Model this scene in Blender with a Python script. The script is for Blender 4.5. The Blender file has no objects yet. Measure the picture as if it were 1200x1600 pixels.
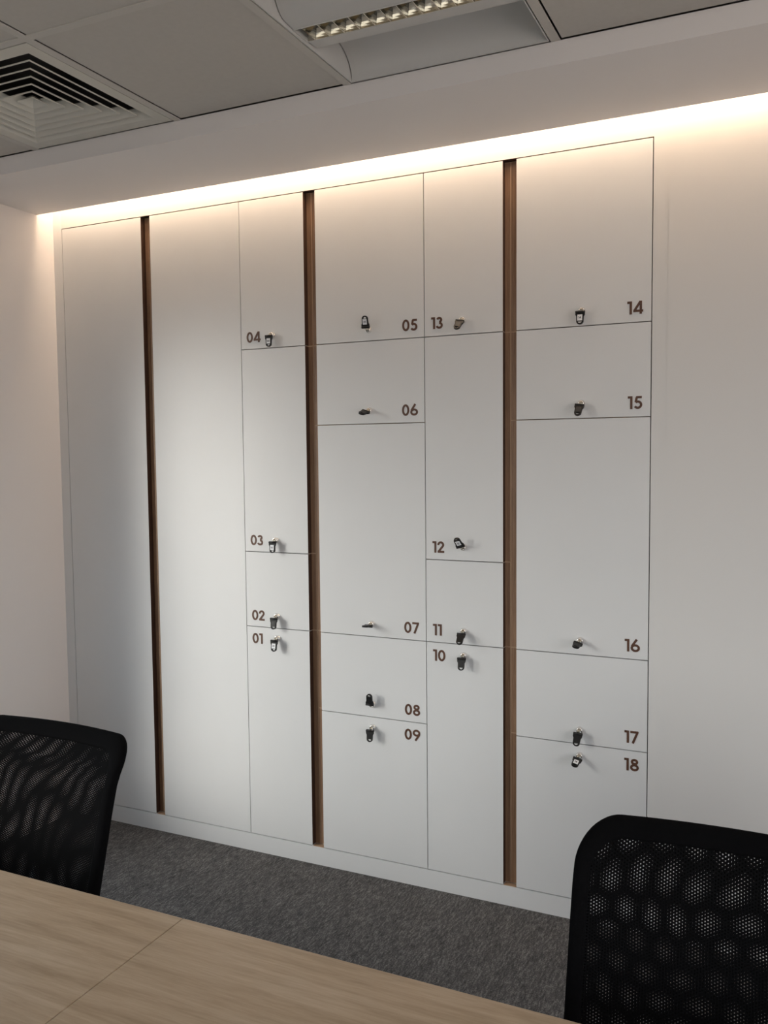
import bpy, bmesh, math, random
from mathutils import Vector, Matrix
random.seed(7)
C = bpy.context.scene.collection
SC = bpy.context.scene
PI = math.pi

# ------------------------------------------------------------------ camera
cam_d = bpy.data.cameras.new('camera')
cam = bpy.data.objects.new('camera', cam_d); C.objects.link(cam)
right = Vector((0.90627433, 0.4225804, -0.00962477))
fwd = Vector((-0.42226616, 0.90411144, -0.06537423))
up = Vector((-0.01892401, 0.0633112, 0.9978144))
m = Matrix.Identity(4)
for i in range(3):
    m[i][0] = right[i]; m[i][1] = up[i]; m[i][2] = -fwd[i]
m[0][3], m[1][3], m[2][3] = 1.1563, -2.8164, 1.5481
cam.matrix_world = m
cam_d.sensor_fit = 'VERTICAL'; cam_d.sensor_height = 36.0
cam_d.lens = 36.0 * 1371.34 / 1600.0
cam_d.clip_start = 0.02
SC.camera = cam

# ------------------------------------------------------------------ colour management, world
SC.view_settings.view_transform = 'Standard'
SC.view_settings.look = 'None'
SC.view_settings.gamma = 1.0
SC.view_settings.exposure = 0.0
SC.view_settings.use_curve_mapping = False
w = bpy.data.worlds.new('daylight'); SC.world = w
w.use_nodes = True
wnt = w.node_tree; wb = wnt.nodes['Background']
SKY_STRENGTH = 1.5
GLOW_STRENGTH = 20.5                    # brighter, warmer patch of hazy sky low outside the left-hand windows
GLOW_DIR = Vector((-math.sin(math.radians(42)), -math.cos(math.radians(42)), math.tan(math.radians(15)))).normalized()
wtc = wnt.nodes.new('ShaderNodeTexCoord'); wsep = wnt.nodes.new('ShaderNodeSeparateXYZ')
wnt.links.new(wtc.outputs['Generated'], wsep.inputs[0])
wmr = wnt.nodes.new('ShaderNodeMapRange'); wmr.inputs['From Min'].default_value = -0.5; wmr.inputs['From Max'].default_value = 1.0
wnt.links.new(wsep.outputs['Z'], wmr.inputs['Value'])
wr = wnt.nodes.new('ShaderNodeValToRGB'); we = wr.color_ramp.elements
we[0].position = 0.0; we[0].color = (0.10, 0.10, 0.10, 1)           # ground
we[1].position = 1.0; we[1].color = (0.45, 0.80, 1.25, 1)            # zenith
for p_, c_ in ((0.28, (0.16, 0.16, 0.16, 1)), (0.36, (0.50, 0.68, 0.80, 1)), (0.50, (0.72, 1.00, 1.22, 1)), (0.68, (0.60, 0.95, 1.25, 1))):
    x_ = we.new(p_); x_.color = c_
wnt.links.new(wmr.outputs['Result'], wr.inputs['Fac']); wnt.links.new(wr.outputs['Color'], wb.inputs['Color'])
wb.inputs['Strength'].default_value = SKY_STRENGTH
wdot = wnt.nodes.new('ShaderNodeVectorMath'); wdot.operation = 'DOT_PRODUCT'; wdot.inputs[1].default_value = GLOW_DIR
wnt.links.new(wtc.outputs['Generated'], wdot.inputs[0])
wg = wnt.nodes.new('ShaderNodeMapRange'); wg.interpolation_type = 'SMOOTHSTEP'
wg.inputs['From Min'].default_value = math.cos(math.radians(20)); wg.inputs['From Max'].default_value = math.cos(math.radians(4))
wg.inputs['To Max'].default_value = GLOW_STRENGTH
wnt.links.new(wdot.outputs['Value'], wg.inputs['Value'])
wb2 = wnt.nodes.new('ShaderNodeBackground'); wb2.inputs['Color'].default_value = (1.0, 0.955, 0.87, 1)
wnt.links.new(wg.outputs['Result'], wb2.inputs['Strength'])
wadd = wnt.nodes.new('ShaderNodeAddShader')
wnt.links.new(wb.outputs[0], wadd.inputs[0]); wnt.links.new(wb2.outputs[0], wadd.inputs[1])
wnt.links.new(wadd.outputs[0], wnt.nodes['World Output'].inputs['Surface'])

# ------------------------------------------------------------------ key dimensions (metres)
XL, XR, YB = -1.678, 3.2, -4.6          # left wall, right wall, wall behind the camera
ZC = 2.600                              # tile ceiling
ZS = 2.5417                             # underside of the dropped bulkhead
YF, YS = -0.5208, -0.0872               # bulkhead front face and its rear edge (light slot)
WIN = dict(y0=-1.85, y1=-0.62, z0=0.35, z1=2.25, depth=0.30)
WINB = dict(y0=-3.70, y1=-2.25, z0=0.60, z1=2.25, depth=0.30)
WIN2 = dict(y0=-3.6, y1=-1.2, z0=0.55, z1=2.35, depth=0.16)

def area(name, loc, rot, sx, sy, power, col, spread=PI):
    d = bpy.data.lights.new(name, 'AREA'); d.shape = 'RECTANGLE'; d.size = sx; d.size_y = sy
    d.energy = power; d.color = col; d.spread = spread
    o = bpy.data.objects.new(name, d); C.objects.link(o)
    o.location = loc; o.rotation_euler = rot
    return o
for W_ in (WIN, WINB):
    po = area('window_daylight', (XL - W_['depth'] - 0.03, (W_['y0'] + W_['y1']) / 2, (W_['z0'] + W_['z1']) / 2),
              (0, -PI / 2, 0), W_['z1'] - W_['z0'], W_['y1'] - W_['y0'], 1.0, (1, 1, 1))
    po.data.cycles.is_portal = True     # lets the sky in through the window, adds no light of its own
area('glazing_daylight', (XR + WIN2['depth'] + 0.06, (WIN2['y0'] + WIN2['y1']) / 2, (WIN2['z0'] + WIN2['z1']) / 2),
     (0, PI / 2, 0), WIN2['z1'] - WIN2['z0'], WIN2['y1'] - WIN2['y0'], 39.0, (1.0, 0.84, 0.77))
FILL_WINF = dict(x0=0.4, x1=2.8, z0=0.9, z1=2.35, depth=0.16)  # unseen front opening, added to let fill light reach the bulkhead face
area('front_fill', ((FILL_WINF['x0'] + FILL_WINF['x1']) / 2, YB - FILL_WINF['depth'] - 0.06, (FILL_WINF['z0'] + FILL_WINF['z1']) / 2),
     (PI / 2, 0, 0), FILL_WINF['x1'] - FILL_WINF['x0'], FILL_WINF['z1'] - FILL_WINF['z0'], 19.0, (1.0, 0.96, 0.90))  # fill lamp added behind the camera to brighten the bulkhead face
LED_STRENGTH = 16.5
LED_COLOR = (1.0, 0.755, 0.54)

# ------------------------------------------------------------------ materials
def lin(c):
    return tuple((x / 12.92 if x <= 0.04045 else ((x + 0.055) / 1.055) ** 2.4) for x in [v / 255 for v in c])
def new_mat(name):
    mt = bpy.data.materials.new(name); mt.use_nodes = True
    return mt, mt.node_tree, mt.node_tree.nodes['Principled BSDF']
def nd(nt, t, **k):
    n = nt.nodes.new(t)
    for a, b in k.items(): setattr(n, a, b)
    return n
def plain(name, col, rough=0.5, metal=0.0, spec=0.5, var=0.0, scale=8.0, bump=0.0, bscale=200.0, coat=0.0):
    mt, nt, b = new_mat(name)
    b.inputs['Roughness'].default_value = rough; b.inputs['Metallic'].default_value = metal
    b.inputs['Specular IOR Level'].default_value = spec
    b.inputs['Coat Weight'].default_value = coat
    c = (*col, 1)
    b.inputs['Base Color'].default_value = c
    tc = nd(nt, 'ShaderNodeTexCoord')
    if var:
        n = nd(nt, 'ShaderNodeTexNoise'); n.inputs['Scale'].default_value = scale; n.inputs['Detail'].default_value = 4
        nt.links.new(tc.outputs['Object'], n.inputs['Vector'])
        r = nd(nt, 'ShaderNodeValToRGB')
        r.color_ramp.elements[0].position = 0.3; r.color_ramp.elements[1].position = 0.7
        r.color_ramp.elements[0].color = (*[x * (1 - var) for x in col], 1)
        r.color_ramp.elements[1].color = (*[min(1, x * (1 + var)) for x in col], 1)
        nt.links.new(n.outputs['Fac'], r.inputs['Fac']); nt.links.new(r.outputs['Color'], b.inputs['Base Color'])
    if bump:
        n2 = nd(nt, 'ShaderNodeTexNoise'); n2.inputs['Scale'].default_value = bscale; n2.inputs['Detail'].default_value = 2
        nt.links.new(tc.outputs['Object'], n2.inputs['Vector'])
        bp = nd(nt, 'ShaderNodeBump'); bp.inputs['Strength'].default_value = bump; bp.inputs['Distance'].default_value = 0.002
        nt.links.new(n2.outputs['Fac'], bp.inputs['Height']); nt.links.new(bp.outputs['Normal'], b.inputs['Normal'])
    return mt
def wood(name, stops, stretch, scale=1.0, rough=0.5, rings=1.0):
    """stops: dark, mid, light; stretch: multiplies object coordinates (small along the grain)"""
    mt, nt, b = new_mat(name)
    tc = nd(nt, 'ShaderNodeTexCoord'); mp = nd(nt, 'ShaderNodeMapping'); mp.inputs['Scale'].default_value = stretch
    nt.links.new(tc.outputs['Object'], mp.inputs['Vector'])
    n1 = nd(nt, 'ShaderNodeTexNoise'); n1.inputs['Scale'].default_value = 3.0 * scale; n1.inputs['Detail'].default_value = 6
    n1.inputs['Roughness'].default_value = 0.6; n1.inputs['Distortion'].default_value = 0.6
    n2 = nd(nt, 'ShaderNodeTexNoise'); n2.inputs['Scale'].default_value = 26.0 * scale; n2.inputs['Detail'].default_value = 3
    for n in (n1, n2): nt.links.new(mp.outputs['Vector'], n.inputs['Vector'])
    mx = nd(nt, 'ShaderNodeMix'); mx.data_type = 'FLOAT'; mx.inputs['Factor'].default_value = 0.30
    nt.links.new(n1.outputs['Fac'], mx.inputs['A']); nt.links.new(n2.outputs['Fac'], mx.inputs['B'])
    r = nd(nt, 'ShaderNodeValToRGB'); e = r.color_ramp.elements
    e[0].position = 0.34; e[0].color = (*stops[0], 1); e[1].position = 0.66; e[1].color = (*stops[2], 1)
    x = e.new(0.5); x.color = (*stops[1], 1)
    nt.links.new(mx.outputs['Result'], r.inputs['Fac']); nt.links.new(r.outputs['Color'], b.inputs['Base Color'])
    b.inputs['Roughness'].default_value = rough
    return mt
def mesh_fabric(name, pitch, angle, hole, col):
    """woven chair mesh: a triangular lattice of real see-through holes, laid out in the cloth's own UV metres"""
    mt, nt, b = new_mat(name)
    b.inputs['Base Color'].default_value = (*col, 1); b.inputs['Roughness'].default_value = 0.9
    b.inputs['Specular IOR Level'].default_value = 0.06
    uv = nd(nt, 'ShaderNodeTexCoord')
    k = 2 * PI / (pitch * math.sqrt(3) / 2)
    acc = None
    for j in range(3):
        a = angle + j * PI / 3
        d = nd(nt, 'ShaderNodeVectorMath', operation='DOT_PRODUCT'); d.inputs[1].default_value = (k * math.cos(a), k * math.sin(a), 0)
        nt.links.new(uv.outputs['UV'], d.inputs[0])
        cs = nd(nt, 'ShaderNodeMath', operation='COSINE'); nt.links.new(d.outputs['Value'], cs.inputs[0])
        if acc is None: acc = cs
        else:
            ad = nd(nt, 'ShaderNodeMath', operation='ADD'); nt.links.new(acc.outputs[0], ad.inputs[0]); nt.links.new(cs.outputs[0], ad.inputs[1]); acc = ad
    gt = nd(nt, 'ShaderNodeMath', operation='LESS_THAN'); gt.inputs[1].default_value = hole
    nt.links.new(acc.outputs[0], gt.inputs[0]); nt.links.new(gt.outputs[0], b.inputs['Alpha'])
    return mt
M = {}
M['wall'] = plain('wall_paint', (0.80, 0.765, 0.745), 0.75, spec=0.2, bump=0.05)
M['wall_back'] = plain('back_wall_paint', (0.69, 0.68, 0.665), 0.55, spec=0.3, bump=0.03)
M['ceil'] = plain('ceiling_tile', (0.56, 0.54, 0.50), 0.95, spec=0.1, var=0.02, scale=60, bump=0.15, bscale=500)
M['grid'] = plain('ceiling_grid', (0.58, 0.56, 0.52), 0.6, spec=0.2)
M['bulk'] = plain('bulkhead_paint', (0.83, 0.81, 0.80), 0.8, spec=0.15, bump=0.04)
M['panel'] = plain('white_laminate', (0.70, 0.705, 0.705), 0.42, spec=0.35, var=0.012, scale=5)
M['edge'] = plain('brown_edging_and_shade', lin((70, 48, 36)), 0.5)
M['pale_edge'] = plain('pale_edging', lin((200, 168, 138)), 0.45)
M['walnut'] = wood('walnut_laminate', (lin((124, 94, 70)), lin((150, 116, 90)), lin((170, 135, 106))), (60, 60, 2.2), 0.8, 0.45)
M['carcass'] = plain('carcass_board', lin((84, 64, 50)), 0.6)
M['number'] = wood('number_laminate', (lin((70, 42, 28)), lin((84, 54, 38)), lin((100, 66, 46))), (40, 40, 6), 1.0, 0.5)
M['chrome'] = plain('chrome', (0.80, 0.78, 0.76), 0.18, metal=1.0)
M['brass'] = plain('key_steel', (0.62, 0.58, 0.50), 0.3, metal=1.0)
M['black'] = plain('black_plastic', (0.007, 0.007, 0.007), 0.45, spec=0.35)
M['grey_in'] = plain('grey_inset', (0.028, 0.027, 0.027), 0.5)
M['label'] = plain('white_label', (0.80, 0.81, 0.83), 0.35)
M['ink'] = plain('ink', (0.06, 0.06, 0.065), 0.6)
M['oak'] = wood('oak_laminate', (lin((160, 138, 111)), lin((179, 157, 130)), lin((194, 174, 149))), (0.9, 11, 11), 0.9, 0.42)
M['oak_edge'] = plain('oak_edging', lin((150, 120, 88)), 0.5)
M['steel'] = plain('grey_powder_coat', (0.30, 0.30, 0.31), 0.45, metal=0.4)
M['fabric'] = plain('black_fabric', (0.0045, 0.0045, 0.005), 1.0, spec=0.04, bump=0.3, bscale=900)
M['cushion'] = plain('black_seat_cloth', (0.008, 0.008, 0.009), 0.9, spec=0.15, bump=0.4, bscale=700)
M['plastic'] = plain('chair_plastic', (0.012, 0.012, 0.013), 0.4)
M['mesh_f'] = mesh_fabric('front_mesh', 0.0050, 0.0, 1.25, (0.0045, 0.0045, 0.005))
M['mesh_b'] = mesh_fabric('rear_mesh', 0.00555, 0.05, 1.25, (0.0045, 0.0045, 0.005))
M['louvre'] = plain('diffuser_enamel', (0.62, 0.61, 0.55), 0.45)
M['duct'] = plain('dark_duct', (0.07, 0.068, 0.064), 0.8)
M['lamp_white'] = plain('lamp_enamel', (0.58, 0.585, 0.57), 0.5)
M['mirror'] = plain('specular_aluminium', (0.70, 0.67, 0.59), 0.10, metal=1.0)
M['tube'] = plain('lamp_tube', (0.75, 0.75, 0.72), 0.35)
M['frame'] = plain('window_frame', (0.55, 0.55, 0.55), 0.45)
# glass: clear, with a faint reflection
mt, nt, b = new_mat('window_glass'); M['glass'] = mt
tr = nd(nt, 'ShaderNodeBsdfTransparent'); gl = nd(nt, 'ShaderNodeBsdfGlossy'); gl.inputs['Roughness'].default_value = 0.02
mx = nd(nt, 'ShaderNodeMixShader'); mx.inputs[0].default_value = 0.06
nt.links.new(tr.outputs[0], mx.inputs[1]); nt.links.new(gl.outputs[0], mx.inputs[2])
nt.links.new(mx.outputs[0], nt.nodes['Material Output'].inputs['Surface'])
# LED
mt, nt, b = new_mat('warm_led'); M['led'] = mt
b.inputs['Base Color'].default_value = (0.9, 0.8, 0.6, 1)
b.inputs['Emission Color'].default_value = (*LED_COLOR, 1); b.inputs['Emission Strength'].default_value = LED_STRENGTH
# carpet: grey loop pile with streaks running away from the lockers and lighter / darker flecks
mt, nt, b = new_mat('carpet'); M['carpet'] = mt
tc = nd(nt, 'ShaderNodeTexCoord')
mp = nd(nt, 'ShaderNodeMapping'); mp.inputs['Scale'].default_value = (150, 34, 1); nt.links.new(tc.outputs['Object'], mp.inputs['Vector'])
n1 = nd(nt, 'ShaderNodeTexNoise'); n1.inputs['Scale'].default_value = 1.0; n1.inputs['Detail'].default_value = 3; n1.inputs['Roughness'].default_value = 0.65
nt.links.new(mp.outputs['Vector'], n1.inputs['Vector'])
n2 = nd(nt, 'ShaderNodeTexNoise'); n2.inputs['Scale'].default_value = 230; n2.inputs['Detail'].default_value = 2
nt.links.new(tc.outputs['Object'], n2.inputs['Vector'])
mp3 = nd(nt, 'ShaderNodeMapping'); mp3.inputs['Scale'].default_value = (26, 9, 1); nt.links.new(tc.outputs['Object'], mp3.inputs['Vector'])
n3 = nd(nt, 'ShaderNodeTexNoise'); n3.inputs['Scale'].default_value = 1.0; n3.inputs['Detail'].default_value = 4; nt.links.new(mp3.outputs['Vector'], n3.inputs['Vector'])
a1 = nd(nt, 'ShaderNodeMix'); a1.data_type = 'FLOAT'; a1.inputs['Factor'].default_value = 0.45
nt.links.new(n1.outputs['Fac'], a1.inputs['A']); nt.links.new(n2.outputs['Fac'], a1.inputs['B'])
a2 = nd(nt, 'ShaderNodeMix'); a2.data_type = 'FLOAT'; a2.inputs['Factor'].default_value = 0.15
nt.links.new(a1.outputs['Result'], a2.inputs['A']); nt.links.new(n3.outputs['Fac'], a2.inputs['B'])
r = nd(nt, 'ShaderNodeValToRGB'); e = r.color_ramp.elements
e[0].position = 0.36; e[0].color = (0.045, 0.0445, 0.045, 1); e[1].position = 0.66; e[1].color = (0.27, 0.262, 0.258, 1)
x = e.new(0.5); x.color = (0.104, 0.102, 0.102, 1)
nt.links.new(a2.outputs['Result'], r.inputs['Fac']); nt.links.new(r.outputs['Color'], b.inputs['Base Color'])
b.inputs['Roughness'].default_value = 0.98; b.inputs['Specular IOR Level'].default_value = 0.05
bp = nd(nt, 'ShaderNodeBump'); bp.inputs['Strength'].default_value = 0.6; bp.inputs['Distance'].default_value = 0.003
nt.links.new(a1.outputs['Result'], bp.inputs['Height']); nt.links.new(bp.outputs['Normal'], b.inputs['Normal'])

# ------------------------------------------------------------------ mesh helpers
def add_box(bm, x0, x1, y0, y1, z0, z1, mat=0, bevel=0.0):
    v = [bm.verts.new(p) for p in [(x0, y0, z0), (x1, y0, z0), (x1, y1, z0), (x0, y1, z0), (x0, y0, z1), (x1, y0, z1), (x1, y1, z1), (x0, y1, z1)]]
    fs = [bm.faces.new([v[i] for i in q]) for q in ((0, 3, 2, 1), (4, 5, 6, 7), (0, 1, 5, 4), (1, 2, 6, 5), (2, 3, 7, 6), (3, 0, 4, 7))]
    for f in fs: f.material_index = mat      # order: bottom, top, front(-y), +x, back(+y), -x
    if bevel:
        es = {e for f in fs for e in f.edges}
        bmesh.ops.bevel(bm, geom=list(es), offset=bevel, segments=2, affect='EDGES', profile=0.6)
    return fs
def add_prism(bm, poly, a, b, axis='y', mat=0):
    """poly: list of 2-D points; extruded from a to b along the axis"""
    def P(p, t):
        return {'y': (p[0], t, p[1]), 'x': (t, p[0], p[1]), 'z': (p[0], p[1], t)}[axis]
    A = [bm.verts.new(P(p, a)) for p in poly]; B = [bm.verts.new(P(p, b)) for p in poly]
    n = len(poly); fs = [bm.faces.new(A), bm.faces.new(B[::-1])]
    for i in range(n): fs.append(bm.faces.new((A[i], B[i], B[(i + 1) % n], A[(i + 1) % n])))
    for f in fs: f.material_index = mat
    bmesh.ops.recalc_face_normals(bm, faces=fs)
    return fs
def add_lathe(bm, prof, axis=(0, 0, 1), org=(0, 0, 0), seg=24, mat=0):
    """prof: (radius, height along axis) pairs"""
    ax = Vector(axis).normalized(); q = Vector((0, 0, 1)).rotation_difference(ax); o = Vector(org)
    rings = []
    for r_, h in prof:
        if r_ < 1e-6: rings.append([bm.verts.new(o + q @ Vector((0, 0, h)))])
        else: rings.append([bm.verts.new(o + q @ Vector((r_ * math.cos(2 * PI * i / seg), r_ * math.sin(2 * PI * i / seg), h))) for i in range(seg)])
    fs = []
    for A, B in zip(rings, rings[1:]):
        for i in range(seg):
            j = (i + 1) % seg
            q4 = [A[i % len(A)], A[j % len(A)], B[j % len(B)], B[i % len(B)]]
            u = []
            for v in q4:
                if v not in u: u.append(v)
            if len(u) > 2: fs.append(bm.faces.new(u))
    for R_, flip in ((rings[0], True), (rings[-1], False)):
        if len(R_) > 2: fs.append(bm.faces.new(R_[::-1] if flip else R_))
    for f in fs: f.material_index = mat; f.smooth = True
    bmesh.ops.recalc_face_normals(bm, faces=fs)
def add_tube(bm, pts, rad, seg=12, mat=0, flat=1.0, closed=False):
    """tube through pts; rad is a number or a list"""
    pts = [Vector(p) for p in pts]; n = len(pts); rings = []
    ref = None
    for i, p in enumerate(pts):
        a = pts[(i - 1) % n] if (closed or i > 0) else p; b = pts[(i + 1) % n] if (closed or i < n - 1) else p
        t = (b - a).normalized()
        if ref is None:
            ref = t.orthogonal().normalized()
        ref = (ref - t * ref.dot(t)).normalized(); s = t.cross(ref)
        rr = rad[i] if isinstance(rad, (list, tuple)) else rad
        rings.append([bm.verts.new(p + ref * rr * math.cos(2 * PI * k / seg) + s * rr * flat * math.sin(2 * PI * k / seg)) for k in range(seg)])
    fs = []
    for i in range(n if closed else n - 1):
        A, B = rings[i], rings[(i + 1) % n]
        for k in range(seg):
            fs.append(bm.faces.new((A[k], A[(k + 1) % seg], B[(k + 1) % seg], B[k])))
    if not closed: fs += [bm.faces.new(rings[0][::-1]), bm.faces.new(rings[-1])]
    for f in fs: f.material_index = mat; f.smooth = True
    bmesh.ops.recalc_face_normals(bm, faces=fs)
def obj(name, bm, mats, parent=None, loc=None):
    me = bpy.data.meshes.new(name); bm.to_mesh(me); bm.free()
    for mm in (mats if isinstance(mats, (list, tuple)) else [mats]): me.materials.append(mm)
    o = bpy.data.objects.new(name, me); C.objects.link(o)
    if parent: o.parent = parent
    if loc is not None: o.location = loc
    return o
def struct(name, bm, mats):
    o = obj(name, bm, mats); o['kind'] = 'structure'; return o
def tag(o, label, cat, group=None):
    o['label'] = label; o['category'] = cat
    if group: o['group'] = group
    return o
def thing(name, label, cat, loc=(0, 0, 0), group=None, rotz=0.0):
    o = bpy.data.objects.new(name, None); C.objects.link(o)
    o.location = loc; o.rotation_euler = (0, 0, rotz); o.empty_display_size = 0.05
    return tag(o, label, cat, group)
B = bmesh.new

# ------------------------------------------------------------------ setting
bm = B(); add_box(bm, XL - 0.3, XR + 0.3, YB - 0.2, 0.7, -0.12, 0.0); struct('floor', bm, M['carpet'])
V = {'V0': -1.6304, 'V1L': -1.2146, 'V1R': -1.1698, 'V2': -0.7489, 'V3L': -0.4714, 'V3R': -0.4228, 'V4': 0.0, 'V5L': 0.2791, 'V5R': 0.3255, 'V6': 0.7528}
Z = {'B': 0.071, 'a': 0.5977, 'b': 0.8929, 'c': 1.1824, 'd': 1.657, 'e': 1.9482, 'T': 2.4985}
TP_ = 0.0245                            # depth of the finger-pull grooves
G = 0.0015                              # half of a door gap
XF = 0.800                              # where the right-hand filler meets the plastered wall
bm = B()
add_box(bm, XF, XR + 0.16, -0.0015, 0.5, 0, 3.0)
fs = add_box(bm, V['V0'] - G, V['V6'] + G, 0.0, 0.46, Z['T'] + G, 3.0); fs[0].material_index = 1  # underside coloured brown to stand in for the shadow capping the grooves
add_box(bm, V['V0'] - G, V['V6'] + G, 0.46, 0.5, Z['T'] + G, 3.0)
add_box(bm, V['V0'] - G, V['V6'] + G, 0.47, 0.5, 0, Z['T'] + G)
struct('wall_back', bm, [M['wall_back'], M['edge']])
# left wall with a deep window opening (outside the frame of the photograph)
def wall_with_holes(x_in, x_out, Ws, name, mat):
    bm = B()
    lo, hi = min(x_in, x_out), max(x_in, x_out)
    ys = 0.5 if x_in > 0 else 0.0
    for W in Ws:                        # from the locker end towards the camera end
        add_box(bm, lo, hi, W['y1'], ys, 0, 3.0)
        add_box(bm, lo, hi, W['y0'], W['y1'], 0, W['z0'])
        add_box(bm, lo, hi, W['y0'], W['y1'], W['z1'], 3.0)
        ys = W['y0']
    add_box(bm, lo, hi, YB - 0.2, ys, 0, 3.0)
    return struct(name, bm, mat)
wall_with_holes(XL, XL - WIN['depth'], (WIN, WINB), 'wall_left', M['wall'])
wall_with_holes(XR, XR + WIN2['depth'], (WIN2,), 'wall_right', M['wall'])
bm = B()
f0, f1 = YB - FILL_WINF['depth'], YB
add_box(bm, XL - 0.3, FILL_WINF['x0'], f0, f1, 0, 3.0); add_box(bm, FILL_WINF['x1'], XR + 0.3, f0, f1, 0, 3.0)
add_box(bm, FILL_WINF['x0'], FILL_WINF['x1'], f0, f1, 0, FILL_WINF['z0']); add_box(bm, FILL_WINF['x0'], FILL_WINF['x1'], f0, f1, FILL_WINF['z1'], 3.0)
struct('wall_front', bm, M['wall'])
bm = B(); yy = YB - FILL_WINF['depth'] + 0.03
for a_, c_ in ((FILL_WINF['x0'], FILL_WINF['x0'] + 0.05), ((FILL_WINF['x0'] + FILL_WINF['x1']) / 2 - 0.02, (FILL_WINF['x0'] + FILL_WINF['x1']) / 2 + 0.02), (FILL_WINF['x1'] - 0.05, FILL_WINF['x1'])):
    add_box(bm, a_, c_, yy - 0.02, yy + 0.02, FILL_WINF['z0'] + 0.05, FILL_WINF['z1'] - 0.05)
add_box(bm, FILL_WINF['x0'], FILL_WINF['x1'], yy - 0.02, yy + 0.02, FILL_WINF['z0'], FILL_WINF['z0'] + 0.05); add_box(bm, FILL_WINF['x0'], FILL_WINF['x1'], yy - 0.02, yy + 0.02, FILL_WINF['z1'] - 0.05, FILL_WINF['z1'])
o = struct('window_4', bm, M['frame'])  # added frame around the front fill lamp's opening
bm = B(); add_box(bm, FILL_WINF['x0'] + 0.05, FILL_WINF['x1'] - 0.05, yy - 0.004, yy + 0.004, FILL_WINF['z0'] + 0.05, FILL_WINF['z1'] - 0.05)
obj('window_pane', bm, M['glass'], o)
def window(n, x_mid, W, mullions):
    bm = B(); t = 0.02; f = 0.05
    y0, y1, z0, z1 = W['y0'], W['y1'], W['z0'], W['z1']
    add_box(bm, x_mid - t, x_mid + t, y0, y0 + f, z0, z1); add_box(bm, x_mid - t, x_mid + t, y1 - f, y1, z0, z1)
    add_box(bm, x_mid - t, x_mid + t, y0 + f, y1 - f, z0, z0 + f); add_box(bm, x_mid - t, x_mid + t, y0 + f, y1 - f, z1 - f, z1)
    for k in range(mullions):
        yy = y0 + (y1 - y0) * (k + 1) / (mullions + 1)
        add_box(bm, x_mid - t, x_mid + t, yy - 0.02, yy + 0.02, z0 + f, z1 - f)
    o = struct('window_%d' % n, bm, M['frame'])
    bm = B(); add_box(bm, x_mid - 0.004, x_mid + 0.004, y0 + f, y1 - f, z0 + f, z1 - f)
    obj('window_pane', bm, M['glass'], o)
window(1, XL - WIN['depth'] + 0.025, WIN, 0)
window(2, XL - WINB['depth'] + 0.025, WINB, 0)
window(3, XR + WIN2['depth'] - 0.025, WIN2, 2)

# ceiling: lay-in tiles in a 600 mm grid, with open bays for the diffuser and the lamp
GX0, GP, TB = -1.205, 0.600, 0.024      # right edges of the cross bars, pitch, bar width
GY = [YF, YF - 0.592]
while GY[-1] > YB: GY.append(GY[-1] - 0.6)
bm = B()
xs = [GX0 + GP * k for k in range(-1, 9)]
OPEN = {(0, 0), (2, 0)}                 # bay right of bar 0, bay right of bar 2, first row
def clipx(a): return max(XL, min(XR, a))
for i in range(len(xs) - 1):
    for j in range(len(GY) - 1):
        k = i - 1
        x0, x1 = clipx(xs[i]), clipx(xs[i + 1] - TB); y1, y0 = GY[j] - (TB if j else 0.0065), max(GY[j + 1], YB)
        if (k, j) in OPEN or x1 - x0 < 0.01 or y1 - y0 < 0.01: continue
        add_box(bm, x0 + 0.0050, x1 + 0.004, y0 - 0.004, y1 + (0.004 if j else 0), ZC + 0.0026, ZC + 0.018)
for i in range(len(xs)):
    if xs[i] - TB > XR or xs[i] < XL: continue
    add_box(bm, clipx(xs[i] - TB), clipx(xs[i]), YB, YF - 0.002, ZC, ZC + 0.0025, 1)
for j in range(1, len(GY) - 1):
    for i in range(len(xs) - 1):
        a, c = clipx(xs[i]), clipx(xs[i + 1] - TB)
        if c - a > 0.005: add_box(bm, a, c, GY[j] - TB, GY[j], ZC, ZC + 0.0025, 1)
add_box(bm, XL - 0.2, XR + 0.2, YB - 0.2, 0.5, 2.96, 3.0)          # slab above
struct('ceiling', bm, [M['ceil'], M['grid']])
# bulkhead with the cove cavity behind it
bm = B()
add_box(bm, XL, XR, YF, YS, ZS, ZS + 0.014)
add_box(bm, XL, XR, YF, YF + 0.012, ZS + 0.014, ZC + 0.001)
add_box(bm, XL, XR, -0.20, -0.19, ZS + 0.014, 2.78)
add_box(bm, XL, XR, -0.20, -0.001, 2.78, 2.79)
o = struct('bulkhead', bm, M['bulk'])
# fillers and plinth
bm = B(); add_box(bm, XL - 0.2, V['V0'] - G, 0.0, 0.5, 0, 3.0); struct('trim_1', bm, M['panel'])
bm = B(); add_box(bm, V['V6'] + G, XF, 0.0, 0.5, 0, 3.0); struct('trim_2', bm, M['wall_back'])
bm = B(); fs = add_box(bm, V['V0'] - G, V['V6'] + G, 0.0, 0.46, 0, Z['B'] - 0.002); 
for l_, r_ in (('V1L', 'V1R'), ('V3L', 'V3R'), ('V5L', 'V5R')): add_box(bm, V[l_] + 0.0015, V[r_] - 0.0015, 0.002, TP_, Z['B'] - 0.002, Z['B'] - 0.0012, 1)
struct('baseboard_back', bm, [M['panel'], M['pale_edge']])

# light strip in the cove
bm = B(); add_box(bm, XL + 0.03, XR - 0.03, -0.115, -0.045, 2.700, 2.708)
bm2 = B()
tag(obj('led_strip', bm, M['led']), 'long warm light strip glowing in the cove above the lockers', 'light strip')
add_box(bm2, XL + 0.03, XR - 0.03, -0.19, -0.040, 2.708, 2.716); o = struct('trim_3', bm2, M['bulk'])

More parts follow.
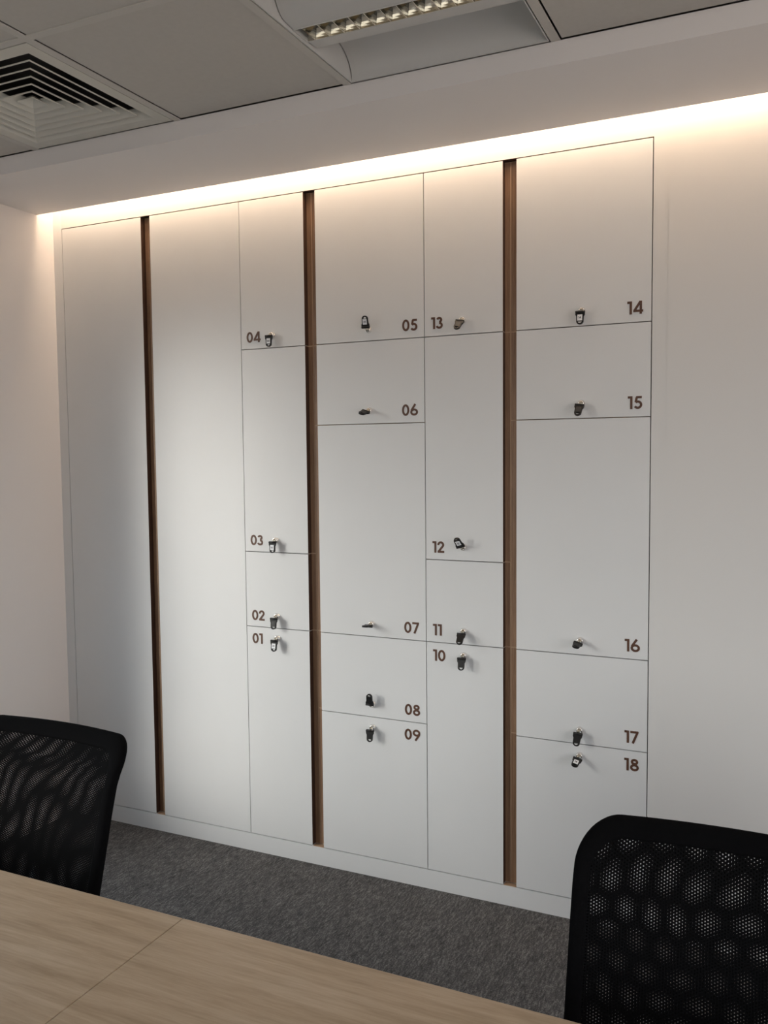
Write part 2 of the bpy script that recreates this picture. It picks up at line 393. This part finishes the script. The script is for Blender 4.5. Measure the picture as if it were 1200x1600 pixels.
# ------------------------------------------------------------------ numbers
def arc(cx, cy, rx, ry, a0, a1, n=22):
    return [(cx + rx * math.cos(math.radians(a0 + (a1 - a0) * i / n)), cy + ry * math.sin(math.radians(a0 + (a1 - a0) * i / n))) for i in range(n + 1)]
SW = 0.18
h = SW / 2
def rot180(strokes, wd): return [([(wd - x, 1 - y) for x, y in p], c) for p, c in strokes]
SIX = [(arc(0.36, 0.31, 0.36 - h, 0.31 - h, 0, 360), True), ([(0.095, 0.44), (0.47, 1.0)], False)]
DIG = {
 '0': (0.68, [(arc(0.34, 0.5, 0.34 - h, 0.5 - h, 0, 360, 36), True)]),
 '1': (0.36, [([(0.0, 1 - h), (0.36 - h, 1 - h)], False), ([(0.36 - h, 0.0), (0.36 - h, 1.0)], False)]),
 '2': (0.62, [(arc(0.31, 0.70, 0.31 - h, 0.30 - h, 188, -38) + [(0.10, h + 0.02)], False), ([(0.02, h), (0.62, h)], False)]),
 '3': (0.60, [(arc(0.28, 0.745, 0.27 - h, 0.255 - h, 165, -90), False), (arc(0.28, 0.29, 0.32 - h, 0.29 - h, 90, -168), False)]),
 '4': (0.74, [([(0.56, 0.0), (0.56, 1.0)], False), ([(0.54, 0.97), (0.09, 0.28)], False), ([(0.0, 0.245), (0.74, 0.245)], False)]),
 '5': (0.64, [([(0.60, 1 - h), (0.17, 1 - h)], False), ([(0.22, 1 - h), (0.14, 0.52)], False), (arc(0.30, 0.33, 0.34 - h, 0.33 - h, 132, -150), False)]),
 '6': (0.72, SIX),
 '7': (0.68, [([(0.0, 1 - h), (0.62, 1 - h)], False), ([(0.575, 0.97), (0.19, 0.0)], False)]),
 '8': (0.68, [(arc(0.34, 0.75, 0.29 - h, 0.25 - h, 0, 360), True), (arc(0.34, 0.29, 0.34 - h, 0.29 - h, 0, 360), True)]),
 '9': (0.72, rot180(SIX, 0.72)),
}
def stroke(bm, pts, closed, s, ox, oz, y0, y1, sw=SW):
    """one pen stroke: a flat ribbon of constant width, given a thin body"""
    P = [Vector((p[0], p[1])) for p in pts]
    if closed: P = P[:-1]
    n = len(P); L, R = [], []
    for i in range(n):
        a = P[(i - 1) % n] if (closed or i > 0) else P[i]; c = P[(i + 1) % n] if (closed or i < n - 1) else P[i]
        t = (c - a).normalized(); nn = Vector((-t.y, t.x)) * sw / 2
        L.append(P[i] + nn); R.append(P[i] - nn)
    q = lambda p, y: bm.verts.new((ox + p.x * s, y, oz + p.y * s))
    rows = [(q(L[i], y0), q(R[i], y0), q(R[i], y1), q(L[i], y1)) for i in range(n)]
    fs = []
    for i in range(n if closed else n - 1):
        A, D = rows[i], rows[(i + 1) % n]
        for k in range(4): fs.append(bm.faces.new((A[k], A[(k + 1) % 4], D[(k + 1) % 4], D[k])))
    if not closed: fs += [bm.faces.new(rows[0]), bm.faces.new(rows[-1][::-1])]
    bmesh.ops.recalc_face_normals(bm, faces=fs)
def text_width(s): return sum(DIG[c][0] for c in s) + 0.10 * (len(s) - 1)
def number_bm(bm, s, size, x, z, y0, y1):
    for i, c in enumerate(s):
        for k, (p, cl) in enumerate(DIG[c][1]): stroke(bm, p, cl, size, x, z, y0 - 0.00012 * k, y1)
        x += (DIG[c][0] + 0.10) * size
    return bm

# ------------------------------------------------------------------ lockers
TP = 0.025                              # white front thickness = depth of the finger-pull groove
def unit(name, label, cat, x0, x1, strip, z0, z1, group, num=None):
    """x0..x1 white front; strip: 'L' or 'R' side that carries half of the walnut groove"""
    half = {'R': 0, 'L': 0}
    root = thing(name, label, cat, ((x0 + x1) / 2, 0.0, z0), group)
    ox, oz = (x0 + x1) / 2, z0
    a, c = x0 - ox, x1 - ox; hgt = z1 - z0
    bot = 0.0 if z0 > 0.2 else 0.0
    g = G
    # groove half
    sw = STRIP[strip, round(x1 if strip == 'R' else x0, 4)]
    X0 = a if strip == 'R' else a - sw
    X1 = c + sw if strip == 'R' else c
    # carcass: open box behind the door
    bm = B(); t = 0.016; yf, yb = TP + 0.022, 0.455
    cx0, cx1, cz0, cz1 = X0 + 0.0004, X1 - 0.0004, 0.0004, hgt - 0.0004
    add_box(bm, cx0, cx0 + t, yf, yb, cz0, cz1); add_box(bm, cx1 - t, cx1, yf, yb, cz0, cz1)
    add_box(bm, cx0 + t, cx1 - t, yf, yb, cz0, cz0 + t); add_box(bm, cx0 + t, cx1 - t, yf, yb, cz1 - t, cz1)
    add_box(bm, cx0 + t, cx1 - t, yb - 0.008, yb, cz0 + t, cz1 - t)
    obj('carcass', bm, M['carcass'], root)
    # white door front
    bm = B()
    d0 = a + (g if strip == 'R' else 0); d1 = c - (g if strip == 'L' else 0)
    fs = add_box(bm, d0, d1, 0.0, TP, g, hgt - g)
    fs[3 if strip == 'R' else 5].material_index = 1
    door = obj('door', bm, [M['panel'], M['edge']], root)
    # finger pull board behind it
    bm = B()
    p0 = a + g if strip == 'R' else X0 + g; p1 = X1 - g if strip == 'R' else c - g
    e_ = 0.0013; gg = 0.0004
    p0 = a + g if strip == 'R' else X0 + gg; p1 = X1 - gg if strip == 'R' else c - g
    q0, q1 = (p0, p1 - e_) if strip == 'R' else (p0 + e_, p1)
    add_box(bm, q0, q1, TP + 0.0002, TP + 0.018, gg + e_, hgt - gg - e_)
    vs = (q1, p1) if strip == 'R' else (p0, q0)
    add_box(bm, vs[0], vs[1], TP + 0.0002, TP + 0.018, gg + e_, hgt - gg - e_, 1)
    add_box(bm, p0, p1, TP + 0.0002, TP + 0.018, gg, gg + e_, 1); add_box(bm, p0, p1, TP + 0.0002, TP + 0.018, hgt - gg - e_, hgt - gg, 1)
    obj('finger_pull', bm, [M['walnut'], M['pale_edge']], door)
    return root, door, a, c, hgt
STRIP = {}
for l, r_ in (('V1L', 'V1R'), ('V3L', 'V3R'), ('V5L', 'V5R')):
    wd = V[r_] - V[l]; STRIP['R', V[l]] = wd * 0.42; STRIP['L', V[r_]] = wd * 0.58

unit('tall_cabinet', 'tall unnumbered white cabinet in the corner beside the left wall', 'cabinet', V['V0'], V['V1L'], 'R', Z['B'], Z['T'], 'tall unnumbered cabinets')
unit('tall_cabinet', 'tall unnumbered white cabinet beside lockers 01 to 04', 'cabinet', V['V1R'], V['V2'], 'L', Z['B'], Z['T'], 'tall unnumbered cabinets')

LOCKERS = [  # number, column, z0, z1, number at top?, key: (roll towards left, fold, label side shown, size word)
 ('01', 1, 'B', 'b', True, (0, 84, 'white')), ('02', 1, 'b', 'c', False, (0, 84, 'grey')), ('03', 1, 'c', 'e', False, (0, 88, 'white')), ('04', 1, 'e', 'T', False, (0, 88, 'white')),
 ('05', 2, 'e', 'T', False, (180, 80, 'white')), ('06', 2, 'd', 'e', False, (20, 14, 'black')), ('07', 2, 'b', 'd', False, (0, -8, 'black')),
 ('08', 2, 'a', 'b', False, (180, 84, 'black')), ('09', 2, 'B', 'a', True, (0, 84, 'black')),
 ('10', 3, 'B', 'b', True, (0, 80, 'black')), ('11', 3, 'b', 'c', False, (0, 50, 'black')), ('12', 3, 'c', 'e', False, (165, 52, 'white')), ('13', 3, 'e', 'T', False, (8, 48, 'grey')),
 ('14', 4, 'e', 'T', False, (0, 82, 'white')), ('15', 4, 'd', 'e', False, (5, 58, 'grey')), ('16', 4, 'b', 'd', False, (15, 8, 'black')),
 ('17', 4, 'a', 'b', False, (5, 62, 'black')), ('18', 4, 'B', 'a', True, (15, 18, 'white')),
]
COLS = {1: ('V2', 'V3L', 'R'), 2: ('V3R', 'V4', 'L'), 3: ('V4', 'V5L', 'R'), 4: ('V5R', 'V6', 'L')}
DH = 0.040
HANG = {'white': 'showing its white label', 'grey': 'showing a dark grey face', 'black': 'with an all black face'}
KEY_MESH = {}
def KZ(z): return (z - 0.006) * 0.86 + 0.001
def key_parts():
    """key in its own frame: shaft along -y from the lock face, head hanging along -z from the hinge (0,-0.012,0)"""
    bm = B()
    add_box(bm, -0.0045, 0.0045, -0.009, 0.006, -0.0011, 0.0011)
    shaft = bm
    bm = B()  # head, flat in xz, hinge at the origin
    t = 0.0032
    out = [(-0.0145, 0.006), (-0.0145, -0.008), (-0.0115, -0.015), (-0.0110, -0.032)] + \
          [(0.011 * math.cos(math.radians(a)), -0.033 + 0.010 * math.sin(math.radians(a))) for a in range(195, 350, 15)] + \
          [(0.0110, -0.032), (0.0115, -0.015), (0.0145, -0.008), (0.0145, 0.006)]
    hole = [(-0.0062, -0.0335), (-0.0050, -0.0375), (-0.0022, -0.0398), (0.0022, -0.0398), (0.0050, -0.0375), (0.0062, -0.0335)]
    # a plate with a slot hole: upper part, two side limbs and the rounded end
    top = out[:4] + [(-0.0062, -0.0335), (0.0062, -0.0335)] + out[-4:]
    add_prism(bm, [(-0.0145, 0.006), (-0.0145, -0.008), (-0.0115, -0.015), (-0.0110, -0.0325), (0.0110, -0.0325), (0.0115, -0.015), (0.0145, -0.008), (0.0145, 0.006)], -t, t)
    oa = [(0.011 * math.cos(math.radians(a)), -0.0325 + 0.0115 * math.sin(math.radians(a))) for a in range(180, 361, 12)]
    ia = [(0.0066 * math.cos(math.radians(a)), -0.0325 + 0.0072 * math.sin(math.radians(a))) for a in range(180, 361, 12)]
    for i in range(len(oa) - 1): add_prism(bm, [oa[i], oa[i + 1], ia[i + 1], ia[i]], -t, t)
    add_tube(bm, [(-0.0145, 0, 0.002), (0.0145, 0, 0.002)], 0.0052, 14)
    for v in bm.verts: v.co.z = KZ(v.co.z)
    head = bm
    def plate(mx):
        b_ = B(); add_box(b_, -0.0078, 0.0078, -t - 0.0008, -t + 0.0004, KZ(-0.0305), KZ(-0.0085), bevel=0.0003); return b_
    return shaft, head, plate
sh, hd, plate = key_parts()
def make_key(num, lx, lz, roll, fold, face):
    root = thing('key', 'black headed key %s in the lock of locker %s' % (HANG[face], num), 'key', (lx, -0.0125, lz), 'keys left in the locker locks')
    if not KEY_MESH:
        KEY_MESH['blade'] = obj('key_blade', sh, M['brass'], root)
        KEY_MESH['head'] = obj('key_head', hd, M['black'], root)
        bl, he = KEY_MESH['blade'], KEY_MESH['head']
    else:
        bl = KEY_MESH['blade'].copy(); he = KEY_MESH['head'].copy()
        for o_ in (bl, he): C.objects.link(o_); o_.parent = root
    # fold: 90 hangs flat along the door, 0 sticks straight out; roll turns the whole key in the lock (180 = upward)
    he.location = (0, -0.0125, -0.0036)
    he.rotation_euler = (-math.radians(90 - fold), 0, 0)
    root.rotation_euler = (0, math.radians(roll), 0)
    if face != 'black':
        lab = obj('key_label', plate(0), M['label'] if face == 'white' else M['grey_in'], he)
        lab['label'] = 'white number label' if face == 'white' else 'dark grey label'
        if face == 'white':
            b_ = B(); s_ = 0.0068; tw = text_width(num) * s_
            number_bm(b_, num, s_, -tw / 2, KZ(-0.0195) - s_ / 2, -0.0044, -0.0038)
            for v in b_.verts:
                if roll > 90: v.co.x *= -1; v.co.z = 2 * KZ(-0.0195) - v.co.z
            if roll > 90: bmesh.ops.recalc_face_normals(b_, faces=b_.faces[:])
            obj('label_number', b_, M['ink'], he)
    return root
for num, col, z0, z1, top, (roll, fold, face) in LOCKERS:
    l, r_, st = COLS[col]
    x0, x1 = V[l], V[r_]
    size = 'tall' if Z[z1] - Z[z0] > 0.6 else ('short' if Z[z1] - Z[z0] < 0.4 else 'medium height')
    root, door, a, c, hgt = unit('locker', '%s white locker with brown number %s on its door' % (size, num), 'locker', x0, x1, st, Z[z0], Z[z1], 'numbered lockers')
    tw = text_width(num) * DH
    nx = a + 0.0255 if col in (1, 3) else c - 0.0255 - tw
    nz = hgt - 0.0255 - DH if top else 0.0245
    bm = B(); number_bm(bm, num, DH, nx, nz, -0.0012, 0.0004)
    o = obj('number', bm, M['number'], door); o['label'] = 'brown number %s' % num
    lz = hgt - 0.038 if top else (0.039 if num == '05' else 0.0465)
    bm = B()
    add_lathe(bm, [(0.0, -0.006), (0.0108, -0.006), (0.0118, 0.0), (0.0118, 0.0015), (0.0105, 0.0025), (0.0098, 0.010), (0.0088, 0.0120), (0.0062, 0.0120), (0.0060, 0.0112), (0.0, 0.0112)], (0, -1, 0), ((a + c) / 2, 0, lz), 24)
    o = obj('lock', bm, M['chrome'], door); o['label'] = 'chrome lock cylinder'
    make_key(num, (x0 + x1) / 2, Z[z0] + lz, roll, fold, face)

# ------------------------------------------------------------------ air diffuser in the ceiling
dx, dy = GX0 + 0.288, (GY[0] + GY[1]) / 2 - 0.002
t = thing('air_diffuser', 'square white air diffuser of concentric louvres in the ceiling at upper left', 'air vent', (dx, dy, ZC))
HW, HD = 0.2855, 0.290
bm = B()
O = 0.246
add_box(bm, -HW, HW, O, HD, 0.0, 0.010); add_box(bm, -HW, HW, -HD, -O, 0.0, 0.010)
add_box(bm, O, HW, -O, O, 0.0, 0.010); add_box(bm, -HW, -O, -O, O, 0.0, 0.010)
obj('frame', bm, M['louvre'], t)
def ring(bm, r0, z0, r1, z1, th):
    """four-sided flared blade from (r0,z0) outer lower edge to (r1,z1) inner upper edge, thickness th"""
    def sq(r_, z_): return [bm.verts.new(p) for p in ((-r_, -r_, z_), (r_, -r_, z_), (r_, r_, z_), (-r_, r_, z_))]
    a, b_, c_, d_ = sq(r0, z0), sq(r1, z1), sq(r1, z1 + th), sq(r0, z0 + th)
    fs = []
    for A, D in ((a, b_), (b_, c_), (c_, d_), (d_, a)):
        for i in range(4): fs.append(bm.faces.new((A[i], A[(i + 1) % 4], D[(i + 1) % 4], D[i])))
    bmesh.ops.recalc_face_normals(bm, faces=fs)
bm = B(); ring(bm, O, 0.0, 0.214, 0.024, 0.002); obj('outer_cone', bm, M['louvre'], t)
for k in range(5):
    r0 = 0.212 - 0.0372 * k
    bm = B(); ring(bm, r0, 0.0005, r0 - 0.036, 0.0225, 0.0022)
    ring(bm, r0 + 0.0006, 0.0004, r0 - 0.0016, 0.0004, 0.0034)      # rolled lower lip
    obj('louvre', bm, M['louvre'], t)
bm = B(); ring(bm, 0.0300, 0.001, 0.006, 0.018, 0.003)
add_box(bm, -0.0065, 0.0065, -0.0065, 0.0065, 0.017, 0.021)
obj('centre_cone', bm, M['louvre'], t)
bm = B()
D = 0.25
add_box(bm, -D, D, D - 0.003, D, 0.010, 0.16); add_box(bm, -D, D, -D, -D + 0.003, 0.010, 0.16)
add_box(bm, D - 0.003, D, -D + 0.003, D - 0.003, 0.010, 0.16); add_box(bm, -D, -D + 0.003, -D + 0.003, D - 0.003, 0.010, 0.16)
add_box(bm, -D, D, -D, D, 0.16, 0.163)
obj('plenum_box', bm, M['duct'], t)

# ------------------------------------------------------------------ recessed lamp
fx0, fx1 = GX0 + 2 * GP, GX0 + 3 * GP - TB
fy1, fy0 = YF - 0.006, GY[1] - 0.0
fxc, fyc = (fx0 + fx1) / 2, (fy0 + fy1) / 2
t = thing('ceiling_light', 'unlit recessed ceiling light with a mirrored louvre basket between curved reflectors', 'ceiling light', (fxc, fyc, ZC))
hw, hd = (fx1 - fx0) / 2 - 0.0035, (fy1 - fy0) / 2 - 0.001
bm = B()
rim = 0.006
add_box(bm, -hw, hw, hd - rim, hd, 0, 0.012); add_box(bm, -hw, hw, -hd, -hd + rim, 0, 0.012)
add_box(bm, -hw, -hw + 0.003, -hd + rim, hd - rim, 0, 0.10); add_box(bm, hw - 0.003, hw, -hd + rim, hd - rim, 0, 0.10)
add_box(bm, -hw, hw, -hd, hd, 0.10, 0.104)
obj('housing', bm, M['lamp_white'], t)
def bez(P, n=10):
    out = []
    for i in range(n + 1):
        u = i / n; out.append(tuple((1 - u) ** 3 * P[0][k] + 3 * (1 - u) ** 2 * u * P[1][k] + 3 * (1 - u) * u * u * P[2][k] + u ** 3 * P[3][k] for k in range(2)))
    return out
LH = 0.036                              # half width of the louvre opening
for s in (1, -1):
    bm = B()
    # arched reflector wing: rises steeply from the rim, peaks, and comes down to a flat lip beside the louvre
    prof = bez([(hd - rim, 0.002), (hd - rim - 0.004, 0.050), (0.235, 0.082), (0.172, 0.082)]) + bez([(0.172, 0.082), (0.125, 0.082), (0.120, 0.012), (0.074, 0.010)])[1:] + [(LH, 0.008)]
    n_ = len(prof)
    A = [bm.verts.new((-hw + 0.0055, s * y, z)) for y, z in prof]; D_ = [bm.verts.new((hw - 0.0055, s * y, z)) for y, z in prof]
    A2 = [bm.verts.new((-hw + 0.0055, s * y, z + 0.002)) for y, z in prof]; D2 = [bm.verts.new((hw - 0.0055, s * y, z + 0.002)) for y, z in prof]
    fs = []
    for i in range(n_ - 1):
        fs.append(bm.faces.new((A[i], A[i + 1], D_[i + 1], D_[i]))); fs.append(bm.faces.new((A2[i], D2[i], D2[i + 1], A2[i + 1])))
    for f in fs: f.smooth = True
    bmesh.ops.recalc_face_normals(bm, faces=fs)
    obj('reflector', bm, M['lamp_white'], t)
bm = B()
for s in (1, -1): add_box(bm, -hw + 0.006, hw - 0.006, s * LH - 0.001, s * LH + 0.001, 0.006, 0.050)
add_box(bm, -hw + 0.0035, -hw + 0.006, -LH, LH, 0.006, 0.050); add_box(bm, hw - 0.006, hw - 0.0035, -LH, LH, 0.006, 0.050)
basket = obj('basket', bm, M['lamp_white'], t)
for s in (1, -1):
    bm = B(); pr = []
    for k in range(9):
        q_ = k / 8; pr.append((s * (LH - 0.0015 - 0.016 * q_ ** 1.5), 0.008 + 0.038 * q_))
    pr2 = [(y + s * 0.0008, z) for y, z in pr][::-1]
    add_prism(bm, pr + pr2, -hw + 0.007, hw - 0.007, 'x')
    obj('side_mirror', bm, M['mirror'], basket)
nb = 13
for k in range(nb):
    xx = -hw + 0.007 + (2 * hw - 0.014) * (k + 0.5) / nb
    bm = B()
    # parabolic cross blade: wide mirrored top tapering to a thin lower edge, trapezoid outline
    pr = [(-0.0008, 0.007), (0.0008, 0.007), (0.0030, 0.016), (0.0085, 0.034), (-0.0085, 0.034), (-0.0030, 0.016)]
    fs = add_prism(bm, [(xx + p[0], p[1]) for p in pr], -LH + 0.002, LH - 0.002, 'y')
    for v in bm.verts:
        v.co.y *= 1.0 - 0.42 * ((v.co.z - 0.007) / 0.038) ** 1.4
    obj('louvre_blade', bm, M['mirror'], basket)
bm = B(); add_tube(bm, [(-hw + 0.03, 0, 0.052), (hw - 0.03, 0, 0.052)], 0.0075, 14)
obj('lamp_tube', bm, M['tube'], t)

# ------------------------------------------------------------------ meeting table
TZ, TT, TY1, TD = 0.740, 0.025, -1.6185, 1.20
TX0, TXJ, TX1 = -1.35, 0.2005, 1.75
t = thing('meeting_table', 'long light oak meeting table in the foreground with a seam across its top', 'table', ((TX0 + TX1) / 2, TY1 - TD / 2, 0), rotz=0.0)
cx, cy = (TX0 + TX1) / 2, TY1 - TD / 2
for a, c in ((TX0, TXJ - 0.0008), (TXJ + 0.0008, TX1)):
    bm = B(); fs = add_box(bm, a - cx, c - cx, -TD / 2, TD / 2, TZ - TT, TZ, bevel=0.0012)
    obj('tabletop', bm, M['oak'], t)
for sx in (-1.43, 1.43):
    for sy in (-0.50, 0.50):
        bm = B(); add_box(bm, sx - 0.03, sx + 0.03, sy - 0.03, sy + 0.03, 0.012, TZ - TT, bevel=0.002)
        add_lathe(bm, [(0.02, 0.0), (0.022, 0.003), (0.022, 0.012)], org=(sx, sy, 0))
        obj('leg', bm, M['steel'], t)
bm = B()
for sy in (-0.50, 0.50): add_box(bm, -1.40, 1.40, sy - 0.015, sy + 0.015, TZ - TT - 0.045, TZ - TT)
for sx in (-1.43, 0.0, 1.43): add_box(bm, sx - 0.015, sx + 0.015, -0.485, 0.485, TZ - TT - 0.040, TZ - TT)
obj('underframe', bm, M['steel'], t)

# ------------------------------------------------------------------ chairs (face the table, -y)
def prof_y(z):
    """back's centre line: y at height z (relative to the seat centre)"""
    P = [(0.47, 0.205), (0.55, 0.228), (0.62, 0.250), (0.70, 0.272), (0.78, 0.294), (0.83, 0.310), (0.855, 0.323), (0.88, 0.346), (0.90, 0.366), (0.92, 0.384), (0.96, 0.420)]
    for (za, ya), (zb, yb) in zip(P, P[1:]):
        if z <= zb:
            return ya + (yb - ya) * (z - za) / (zb - za)
    return P[-1][1]
BW, BZ0, BZ1, BR = 0.250, 0.520, 0.916, 0.064
def half_w(z):
    if z > BZ1 - BR:
        d = min(1.0, (z - (BZ1 - BR)) / BR); return BW - BR + BR * math.sqrt(max(0, 1 - d * d))
    if z < BZ0 + 0.05:
        d = min(1.0, (BZ0 + 0.05 - z) / 0.05); return BW - 0.02 - 0.05 + 0.05 * math.sqrt(max(0, 1 - d * d)) + 0.02 * (1 - d)
    return BW
def bpos(u, z, off=0.0):
    return Vector((u, prof_y(z) - 0.030 * (u / BW) ** 2 + off, z))
def outline(inset):
    """rounded outline of the backrest, inset towards its centre"""
    pts = []
    b, r_ = BW - inset, BR - inset * 0.55
    z0, z1 = BZ0 + inset, BZ1 - inset
    def corner(cx_, cz_, a0, a1, rr):
        return [(cx_ + rr * math.cos(math.radians(a0 + (a1 - a0) * i / 12)), cz_ + rr * math.sin(math.radians(a0 + (a1 - a0) * i / 12))) for i in range(13)]
    def line(p, q_, n): return [(p[0] + (q_[0] - p[0]) * i / n, p[1] + (q_[1] - p[1]) * i / n) for i in range(1, n)]
    segs = [corner(b - r_, z1 - r_, 0, 90, r_), corner(-b + r_, z1 - r_, 90, 180, r_), corner(-b + 0.04, z0 + 0.04, 180, 270, 0.04), corner(b - 0.04, z0 + 0.04, 270, 360, 0.04)]
    for i in range(4):
        pts += segs[i]; pts += line(segs[i][-1], segs[(i + 1) % 4][0], 14)
    return pts
def make_chair(label, loc, rz, zs, wob):
    t = thing('office_chair', label, 'chair', loc, 'black mesh office chairs', rz)
    # padded rim: a band between outer and inner outline with rounded section
    bm = B()
    o_, i_ = outline(0.0), outline(0.027)
    sec = [(0.0, 0.0), (0.06, -0.010), (0.35, -0.0145), (0.75, -0.0135), (1.0, -0.0095), (1.0, 0.0095), (0.75, 0.0135), (0.35, 0.0145), (0.06, 0.010)]
    n = len(o_); rings = []
    for k in range(n):
        rings.append([bm.verts.new(bpos(o_[k][0] + (i_[k][0] - o_[k][0]) * f, o_[k][1] + (i_[k][1] - o_[k][1]) * f, d)) for f, d in sec])
    fs = []
    for k in range(n):
        A, D_ = rings[k], rings[(k + 1) % n]
        for j in range(len(sec)):
            fs.append(bm.faces.new((A[j], A[(j + 1) % len(sec)], D_[(j + 1) % len(sec)], D_[j])))
    for f in fs: f.smooth = True
    bmesh.ops.recalc_face_normals(bm, faces=fs)
    rimo = obj('back_frame', bm, M['fabric'], t)
    # two mesh cloths, front and rear
    for nm, off, mk in (('front_mesh', -0.0090, 'mesh_f'), ('rear_mesh', 0.0090, 'mesh_b')):
        bm = B(); uvl = bm.loops.layers.uv.new('UVMap')
        out = outline(0.024); NR = 18
        cz = (BZ0 + BZ1) / 2
        rows = []
        for q_ in range(1, NR + 1):
            s = q_ / NR
            rows.append([bm.verts.new(bpos(p[0] * s, cz + (p[1] - cz) * s, off + (0.005 * (1 - s * s) if off > 0 else 0))) for p in out])
        cen = bm.verts.new(bpos(0, cz, off + (0.005 if off > 0 else 0)))
        nn = len(out)
        for k in range(nn): bm.faces.new((cen, rows[0][k], rows[0][(k + 1) % nn]))
        for A, D_ in zip(rows, rows[1:]):
            for k in range(nn): bm.faces.new((A[k], D_[k], D_[(k + 1) % nn], A[(k + 1) % nn]))
        for f in bm.faces:
            f.smooth = True
            for lp in f.loops:
                v = lp.vert.co
                if off < 0: lp[uvl].uv = (v.x, v.z * 1.06)
                else:       # the rear cloth is stretched a little unevenly
                    lp[uvl].uv = (v.x + wob * math.sin(23 * v.x + 31 * v.z), v.z * 1.06 * zs + wob * math.sin(29 * v.x - 17 * v.z + 1))
        bmesh.ops.recalc_face_normals(bm, faces=bm.faces[:])
        obj(nm, bm, M[mk], t)
    # lower back shell and spine
    bm = B()
    pts = [(0, -0.02, 0.395), (0, 0.10, 0.392), (0, 0.205, 0.41), (0, 0.250, 0.455), (0, 0.262, 0.52), (0, 0.288, 0.60)]
    add_tube(bm, pts, [0.030, 0.030, 0.030, 0.030, 0.028, 0.016], 12, flat=0.4)
    add_box(bm, -0.16, 0.16, 0.222, 0.240, 0.522, 0.556, bevel=0.005)
    obj('back_bracket', bm, M['plastic'], t)
    # seat
    bm = B()
    nx, ny = 16, 16
    def sp(i, j, top):
        u = -1 + 2 * i / nx; v = -1 + 2 * j / ny
        k = 1 - 0.10 * max(0, abs(u * v)) ** 4
        x_ = 0.245 * u * math.sqrt(1 - 0.16 * v * v) ; y_ = 0.235 * v * math.sqrt(1 - 0.16 * u * u) - 0.03
        e_ = max(abs(u), abs(v))
        if top: z_ = 0.478 - 0.030 * e_ ** 6 - 0.012 * (1 - u * u) * (1 - v * v) - (0.018 * max(0, -v - 0.5) ** 2 * 4)
        else: z_ = 0.415 + 0.018 * e_ ** 6
        return (x_, y_, z_)
    T_ = [[bm.verts.new(sp(i, j, True)) for j in range(ny + 1)] for i in range(nx + 1)]
    U_ = [[bm.verts.new(sp(i, j, False)) for j in range(ny + 1)] for i in range(nx + 1)]
    for i in range(nx):
        for j in range(ny):
            bm.faces.new((T_[i][j], T_[i + 1][j], T_[i + 1][j + 1], T_[i][j + 1])); bm.faces.new((U_[i][j], U_[i][j + 1], U_[i + 1][j + 1], U_[i + 1][j]))
    per = [(i, 0) for i in range(nx)] + [(nx, j) for j in range(ny)] + [(i, ny) for i in range(nx, 0, -1)] + [(0, j) for j in range(ny, 0, -1)]
    for k in range(len(per)):
        a, c = per[k], per[(k + 1) % len(per)]
        bm.faces.new((T_[a[0]][a[1]], U_[a[0]][a[1]], U_[c[0]][c[1]], T_[c[0]][c[1]]))
    for f in bm.faces: f.smooth = True
    bmesh.ops.recalc_face_normals(bm, faces=bm.faces[:])
    obj('seat', bm, M['cushion'], t)
    bm = B(); add_box(bm, -0.11, 0.11, -0.13, 0.10, 0.375, 0.416, bevel=0.01); obj('tilt_mechanism', bm, M['plastic'], t)
    bm = B(); add_lathe(bm, [(0.026, 0.11), (0.026, 0.25), (0.0145, 0.252), (0.0145, 0.378)]); obj('gas_column', bm, M['plastic'], t)
    bm = B(); add_lathe(bm, [(0.030, 0.075), (0.042, 0.085), (0.042, 0.115), (0.030, 0.125)]); 
    for k in range(5):
        a = 2 * PI * k / 5 + PI / 2
        d = Vector((math.cos(a), math.sin(a), 0))
        add_tube(bm, [d * 0.03 + Vector((0, 0, 0.100)), d * 0.16 + Vector((0, 0, 0.092)), d * 0.28 + Vector((0, 0, 0.072))], [0.024, 0.020, 0.014], 10, flat=0.8)
    obj('star_base', bm, M['plastic'], t)
    for k in range(5):
        a = 2 * PI * k / 5 + PI / 2
        d = Vector((math.cos(a), math.sin(a), 0)); s = Vector((-d.y, d.x, 0))
        bm = B(); c_ = d * 0.285
        for q_ in (-1, 1):
            add_lathe(bm, [(0.0, -0.008), (0.020, -0.008), (0.026, -0.004), (0.026, 0.004), (0.020, 0.008), (0.0, 0.008)], axis=s, org=c_ + s * 0.013 * q_ + Vector((0, 0, 0.026)), seg=18)
        add_lathe(bm, [(0.0, -0.006), (0.006, -0.006), (0.006, 0.006), (0.0, 0.006)], axis=s, org=c_ + Vector((0, 0, 0.026)), seg=10)
        add_lathe(bm, [(0.006, 0.026), (0.006, 0.078)], org=c_, seg=10)
        obj('castor', bm, M['plastic'], t)
    return t
CY = -1.655
make_chair('black mesh office chair at the left, its rounded top right corner against the tall cabinet', (-0.421, CY, 0), 0.0, 1.075, 0.0012)
make_chair('black mesh office chair at the right, light dots showing through its mesh back', (1.080, CY, 0), 0.0, 1.0, 0.0008)
